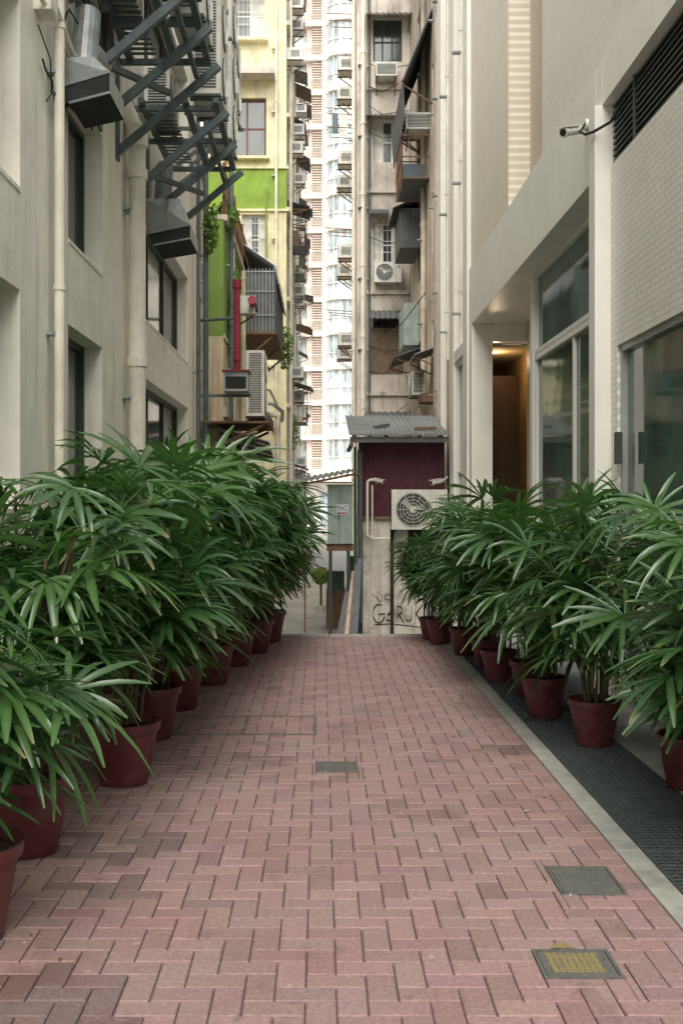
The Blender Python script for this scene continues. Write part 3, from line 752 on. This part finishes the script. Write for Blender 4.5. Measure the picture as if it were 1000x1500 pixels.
def cctv(loc,d,s=1):
    b=B(); p=Vector(loc); d=Vector(d).normalized()
    b.cyl(p,p+d*.2*s,.035*s,.035*s,'acw',16); b.cyl(p+d*.2*s,p+d*.235*s,.042*s,.042*s,'acw',16); b.cyl(p+d*.236*s,p+d*.24*s,.03*s,.03*s,'black',16)
    b.beam(p+d*.03*s+Vector((0,0,.04*s)),p+d*.26*s+Vector((0,0,.045*s)),.08*s,.012*s,'acw')
    return b
b=cctv((2.2,19.8,1.98),(-.8,-.5,-.15),1.1); b.cyl((2.2,19.8,1.98),(2.3,19.9,2.05),.02,.02,'acw'); b.make('security_camera',smooth='auto')
b=cctv((.95,19.75,2.0),(.8,-.5,-.2),.9); b.make('security_camera',smooth='auto')
b=B(); b.cyl((2.2,19.7,1.4),(2.2,19.7,1.65),.05,.05,'red',14); b.cyl((2.2,19.7,1.65),(2.2,19.7,1.72),.02,.02,'black'); b.beam((2.2,19.7,1.6),(2.28,19.8,1.6),.03,.03,'steel'); b.make('fire_alarm_bell',smooth='auto')
b=B(); b.box(.12,.56,19.5,19.85,.85,1.88,'box'); b.box(.33,.336,19.494,19.499,.87,1.86,'dark'); b.box(.3,.32,19.46,19.498,1.3,1.42,'steel')
b.box(.27,.49,19.488,19.496,1.36,1.56,'sign'); b.box(.29,.47,19.484,19.487,1.38,1.41,'signr')
b.beam((.3,19.485,1.44),(.46,19.485,1.53),.003,.012,'signb'); b.beam((.3,19.4845,1.53),(.46,19.4845,1.44),.003,.012,'signb')
b.box(.1,.58,19.48,19.88,1.881,1.91,'box')
b.box(.14,.2,19.6,19.7,GZ,.85,'fdark'); b.box(.46,.52,19.6,19.7,GZ,.85,'fdark'); b.box(.1,.58,19.55,19.85,.72,.84,'rust')
b.make('electrical_box',bevel=.006)
b=B(); b.corr((-.35,19.2,1.93),(.6,19.2,2.13),(.6,20.6,2.22),(-.35,20.6,2.05),9,.018,'corr'); b.beam((-.35,19.25,1.9),(.6,19.25,2.09),.03,.04,'rust'); b.beam((.6,19.4,2.07),(.72,19.6,2.1),.04,.04,'rust'); b.beam((-.3,20.5,GZ),(-.3,20.5,2.0),.03,.03,'rust')
b.make('lean_to_awning')
b=B(); 
for i in range(5): b.beam((.3+.07*i,19.1-.05*i,GZ),(.5+.05*i,19.75,.1+.12*i),.09,.02,['blue','wood','conc','wood','blue'][i])
b.make('leaning_planks')
b=B(); b.corr((.5,20.2,.6),(.72,20.0,.6),(.7,19.9,-.7),(.46,20.1,-.7),4,.03,'net'); b.box(.1,.5,21,21.5,GZ,-.1,'rust'); b.box(.12,.45,21.05,21.4,-.1,.25,'net'); b.make('stacked_crates')
e=empty('potted_shrub'); leafclump('s',(.0,24,-.02),(.2,.2,.2),1300,'bleaf',.035,random.Random(2)).make('foliage',e)
b=B(); b.cyl((0,24,-.7),(0,24,-.05),.03,.025,'stem',8); b.cyl((0,24,GZ),(0,24,-.68),.08,.1,'conc',16); b.make('pot_and_trunk',e)

# ---------------------------------------------------------------- modern tiled building (right)
D=empty('tiled_modern_building')
RZ=12.2
gl=[(-2,1.2,.15,2.85),(1.5,4.9,.15,2.85),(5.2,8.75,.15,2.85)]
b=B()
b.wall('x',2.37,2.6,YB,8.94,GZ,4.35,gl,'tileg')
b.box(2.6,9,YB,8.94,GZ,4.35,'tileg')
b.box(2.45,9,YB,8.94,4.351,4.9,'dark')
b.box(2.302,2.6,YB,8.94,4.851,5.22,'white')
b.make('near_wall',D)
b=B()
k=4.37
while k<4.84:
    b.box(2.385,2.44,YB,8.94,k,k+.012,'fdark'); k+=.05
y=YB
while y<8.9: b.box(2.375,2.445,y,y+.03,4.352,4.85,'fdark'); y+=1.2
b.make('louvre_strip',D)
b=B()
for o in gl: b.win('x',2.44,-1,*o,2,1,'frame','glass',fw=.05)
b.box(2.32,2.37,8.6,8.66,1.9,2.15,'fdark')
b.make('shop_glass',D)
b=B()
b.box(2.24,2.6,8.95,9.15,GZ,4.848,'white'); b.box(2.301,2.6,8.942,9.151,4.85,5.219,'white')
b.box(2.3,2.5,9.152,17.0,4.32,5.22,'white')
b.box(2.5,4.2,9.152,17.0,4.33,5.2,'white')
b.box(2.54,2.7,13.12,13.3,.0,4.328,'white')
b.box(2.3,2.62,16.7,16.98,GZ,4.318,'white')
b.box(2.62,3.3,16.7,16.98,4.05,4.329,'white')
b.box(3.14,3.4,13.302,16.69,GZ,4.328,'tilebr')
b.make('entrance_portal',D,bevel=.004)
b=B()
b.win('x',2.6,-1,9.16,13.11,.05,3.35,2,1,'white','glass',fw=.06); b.win('x',2.6,-1,9.16,13.11,3.36,4.32,1,1,'white','glass',fw=.05)
b.make('tall_glazing',D)
b=B()
b.box(2.62,2.64,16.99,20,GZ,4.2,'brown'); b.box(3.3,3.32,16.99,20,GZ,4.2,'gold'); b.box(2.62,3.3,19.9,20,GZ,4.2,'brown'); b.box(2.62,3.32,16.99,20,4.0,4.04,'ochre'); b.box(2.8,3.3,18.2,18.26,0,3.7,'brown')
b.box(2.3,3.4,13.3,20,-.1,.0,'pave')
b.cyl((2.78,17.5,3.985),(2.78,17.5,3.995),.04,.04,'lamp',16)
b.make('lobby',D)
b=B()
b.wall('x',2.37,2.6,YB,11.72,5.23 ,RZ,[(5.6,8.6,5.6,9),(1,4,5.6,9)],'tileg'); b.box(2.6,9,YB,11.72,5.23,RZ,'tileg')
b.box(2.6,9,11.721,13.6,5.23,RZ,'tilebr')
b.box(2.33,9,13.601,17.0,5.23,RZ,'tileb')
b.box(2.44,2.99,17.001,21.9,4.2,RZ,'tilebr'); b.box(2.44,2.61,17.5,21.9,GZ,4.2,'tilebr')
b.make('upper_walls',D)
b=B()
b.win('x',2.5,-1,5.6,8.6,5.6,9,2,2,'white','glasst'); b.win('x',2.5,-1,1,4,5.6,9,2,2,'white','glasst')
b.make('upper_windows',D)
b=B()
b.box(2.27,2.43,17.02,17.5,GZ,RZ,'white'); b.box(2.3,2.438,19.0,19.55,GZ,RZ,'white'); b.box(2.33,2.438,21.3,21.9,GZ,RZ,'white')
b.win('x',2.4,-1,17.55,18.95,.2,4.0,1,2,'white','glass',fw=.06)
b.box(2.31,2.438,17.505,18.99,4.01,4.2,'white')
b.make('white_fins',D)
for (y,z1) in ((18.4,RZ),(20.4,RZ)):
    b=dp('',2.37,y,4.25,z1,.045,'pvc'); b.make('drainpipe',smooth='auto')
b=cctv((2.2,9.35,4.78),(-.8,-.75,-.35),1.0); b.cyl((2.2,9.35,4.78),(2.29,9.42,4.85),.02,.02,'acw'); b.cyl((2.27,9.42,4.85),(2.3,9.42,4.85),.05,.05,'acw')
b.make('security_camera',smooth='auto')
b=B(); b.tube([(2.27,9.4,4.85),(2.2,9.3,4.75),(2.2,9.1,4.66),(2.22,8.92,4.62),(2.33,8.8,4.66),(2.38,8.7,4.75)],.012,'black',8); b.make('camera_cable',smooth='auto')

# ---------------------------------------------------------------- palms
def palm_mesh(seed,H=1.55):
    rg=random.Random(seed); lf=B(); lf.col=[]; st=B()
    def leaf(o,az,el,size,tone):
        f=Vector((math.cos(az)*math.cos(el),math.sin(az)*math.cos(el),math.sin(el)))
        s=Vector((-math.sin(az),math.cos(az),0)); nrm=f.cross(s).normalized()
        if nrm.z<0: nrm=-nrm
        roll=rg.uniform(-.6,.6); s2=(s*math.cos(roll)+nrm*math.sin(roll)); nrm=(f.cross(s2)).normalized()
        if nrm.z<0:nrm=-nrm
        n=rg.randint(7,10); spread=R(rg.uniform(75,118)); dr=rg.uniform(.04,.34)
        for i in range(n):
            a=-spread+2*spread*i/(n-1)+rg.uniform(-.08,.08)
            d=(f*math.cos(a)+s2*math.sin(a)+nrm*rg.uniform(-.1,.1)).normalized()
            L=size*(1-.18*abs(a)/spread)*rg.uniform(.82,1.12); W=rg.uniform(.013,.022)*(size/.36)
            side=d.cross(nrm).normalized(); rows=6; tn=min(1,max(0,tone+rg.uniform(-.15,.15)))
            vs=[];prof=[.3,.85,1,1,.8,.3]; q0=rg.random(); brown=q0<.15; tip=.9 if brown else 0
            dd=dr*rg.uniform(.5,1.7)
            for k in range(rows):
                t=k/(rows-1)
                p=o+d*(L*t*(1-.12*t*dd))-Vector((0,0,1))*dd*L*t**2.2+nrm*.05*L*math.sin(t*2.5)
                w=W*prof[k]
                vs+=[p-side*w+nrm*w*.45,p,p+side*w+nrm*w*.45]
                bt=(tip if k>=rows-1 else 0)
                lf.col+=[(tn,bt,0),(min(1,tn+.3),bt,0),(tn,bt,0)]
            fs=[]
            for k in range(rows-1):
                q=k*3; fs+=[(q,q+1,q+4,q+3),(q+1,q+2,q+5,q+4)]
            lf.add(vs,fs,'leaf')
    ns=rg.randint(13,16)
    for i in range(ns):
        a=rg.uniform(0,6.28); r0=rg.uniform(.0,.12); h=H*rg.choice([rg.uniform(.4,.7),rg.uniform(.7,1.03),rg.uniform(.6,.95)])
        lean=rg.uniform(.05,.36); p0=Vector((r0*math.cos(a),r0*math.sin(a),.33))
        def P(t): return p0+Vector((math.cos(a)*lean*t*t,math.sin(a)*lean*t*t,(h-.1)*t))
        prev=p0
        for k in range(1,6):
            q=P(k/5*.95); st.cyl(prev,q,.011,.01,'stem',6,False); prev=q
        nl=rg.randint(5,7)
        for k in range(nl):
            t=.4+.6*(k+rg.random()*.6)/nl
            az=a+rg.uniform(-1.7,1.7) if rg.random()<.75 else rg.uniform(0,6.28)
            el=R(rg.uniform(10,50)+25*(t-.5)); o=P(min(t,1))
            pl=rg.uniform(.12,.34); d=Vector((math.cos(az)*math.cos(el),math.sin(az)*math.cos(el),math.sin(el)))
            e=o+d*pl; st.cyl(o,e,.0045,.003,'leaf_stalk',5,False)
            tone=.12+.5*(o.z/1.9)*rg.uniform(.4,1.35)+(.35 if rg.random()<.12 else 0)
            leaf(e,az,el-R(rg.uniform(-5,65)),rg.uniform(.33,.48),tone)
    return lf,st
variants=[]
for s in range(6):
    lf,st=palm_mesh(100+s)
    o=lf.make('fol',smooth=True); o2=st.make('st',smooth=True)
    variants.append((o.data,o2.data)); bpy.data.objects.remove(o); bpy.data.objects.remove(o2)
def potm():
    b=B(); n=32
    prof=[(.135,0),(.19,.30),(.205,.30),(.21,.35),(.195,.35),(.188,.31)]
    v=[];f=[]
    for r,z in prof:
        for i in range(n): v.append((r*math.cos(6.28318*i/n),r*math.sin(6.28318*i/n),z))
    for k in range(len(prof)-1):
        for i in range(n): j=(i+1)%n; f.append((k*n+i,k*n+j,(k+1)*n+j,(k+1)*n+i))
    b.add(v,f,'pot'); b.cyl((0,0,.3),(0,0,.31),.188,.188,'soil',n)
    o=b.make('p',smooth='auto'); m=o.data; bpy.data.objects.remove(o); return m
POT=potm()
def palm(x,y,rz,sc,v,ps=1):
    e=empty('potted_palm',(x,y,.006),rz,1)
    p=inst('pot',POT,e); p.scale=(ps,ps,ps)
    for nm,me in (('foliage',variants[v][0]),('canes',variants[v][1])):
        o=inst(nm,me,e); o.scale=(sc*1.0,sc*1.0,sc)
left=[(-1.3,4.0,.3,.74,0),(-1.34,5.0,2.0,.86,1),(-1.12,6.22,4.1,1.0,2),(-1.85,6.8,1.2,.98,3),(-1.15,7.4,5.5,1.0,4),(-1.1,8.45,.9,1.08,5),(-1.75,9.2,3.3,1.05,1),(-.96,9.6,2.6,1.07,2),(-.84,10.7,4.8,1.08,3),(-1.5,11.2,.5,1.12,4),(-.7,11.6,1.5,1.03,0),(-.6,12.5,3.9,1.0,5)]
for x,y,r,s,v in left: palm(x,y,r,s,v)
right=[(1.9,4.9,1.1,.88,2,.9),(2.05,6.1,3.0,.85,3,.85),(1.8,7.2,4.4,.86,4,.85),(1.66,8.13,.2,.9,5,.85),(1.72,9.0,2.2,.92,1,.82),(1.58,9.7,5.1,.9,2,.8),(1.6,10.5,3.6,.86,3,.8),(1.5,11.4,.8,.8,4,.8),(1.34,12.3,2.9,.7,0,.78),(1.28,12.75,1.9,.68,1,.7)]
for x,y,r,s,v,ps in right: palm(x,y,r,s,v,ps)

# ---------------------------------------------------------------- light & camera (bright hazy daylight)
el=R(52); az=R(186)
w=bpy.data.worlds.new('World'); scene.world=w; w.use_nodes=True; nt=w.node_tree
bg=nt.nodes['Background']; sky=nt.nodes.new('ShaderNodeTexSky'); sky.sky_type='NISHITA'; sky.sun_disc=False
sky.sun_elevation=el; sky.sun_rotation=az; sky.air_density=1.0; sky.dust_density=4
nt.links.new(sky.outputs[0],bg.inputs['Color']); bg.inputs['Strength'].default_value=.15
sd=bpy.data.lights.new('sun','SUN'); sd.energy=4.5; sd.angle=R(75); sd.color=(1,.965,.88)
so=bpy.data.objects.new('sun',sd); scene.collection.objects.link(so)
to=Vector((math.sin(az)*math.cos(el),math.cos(az)*math.cos(el),math.sin(el)))
so.rotation_euler=(-to).to_track_quat('-Z','Y').to_euler(); so.location=to*60
pl=bpy.data.lights.new('lobby_downlight','POINT'); pl.energy=8; pl.color=(1,.74,.45); pl.shadow_soft_size=.05
po=bpy.data.objects.new('lobby_downlight',pl); scene.collection.objects.link(po); po.location=(2.8,17.5,3.85)
cd=bpy.data.cameras.new('camera'); cd.sensor_width=36; cd.lens=38.4; cd.shift_x=.02; cd.shift_y=-.01; cd.clip_end=3000
co=bpy.data.objects.new('camera',cd); scene.collection.objects.link(co); co.location=(0,0,1.6); co.rotation_euler=(R(90),0,0)
scene.camera=co
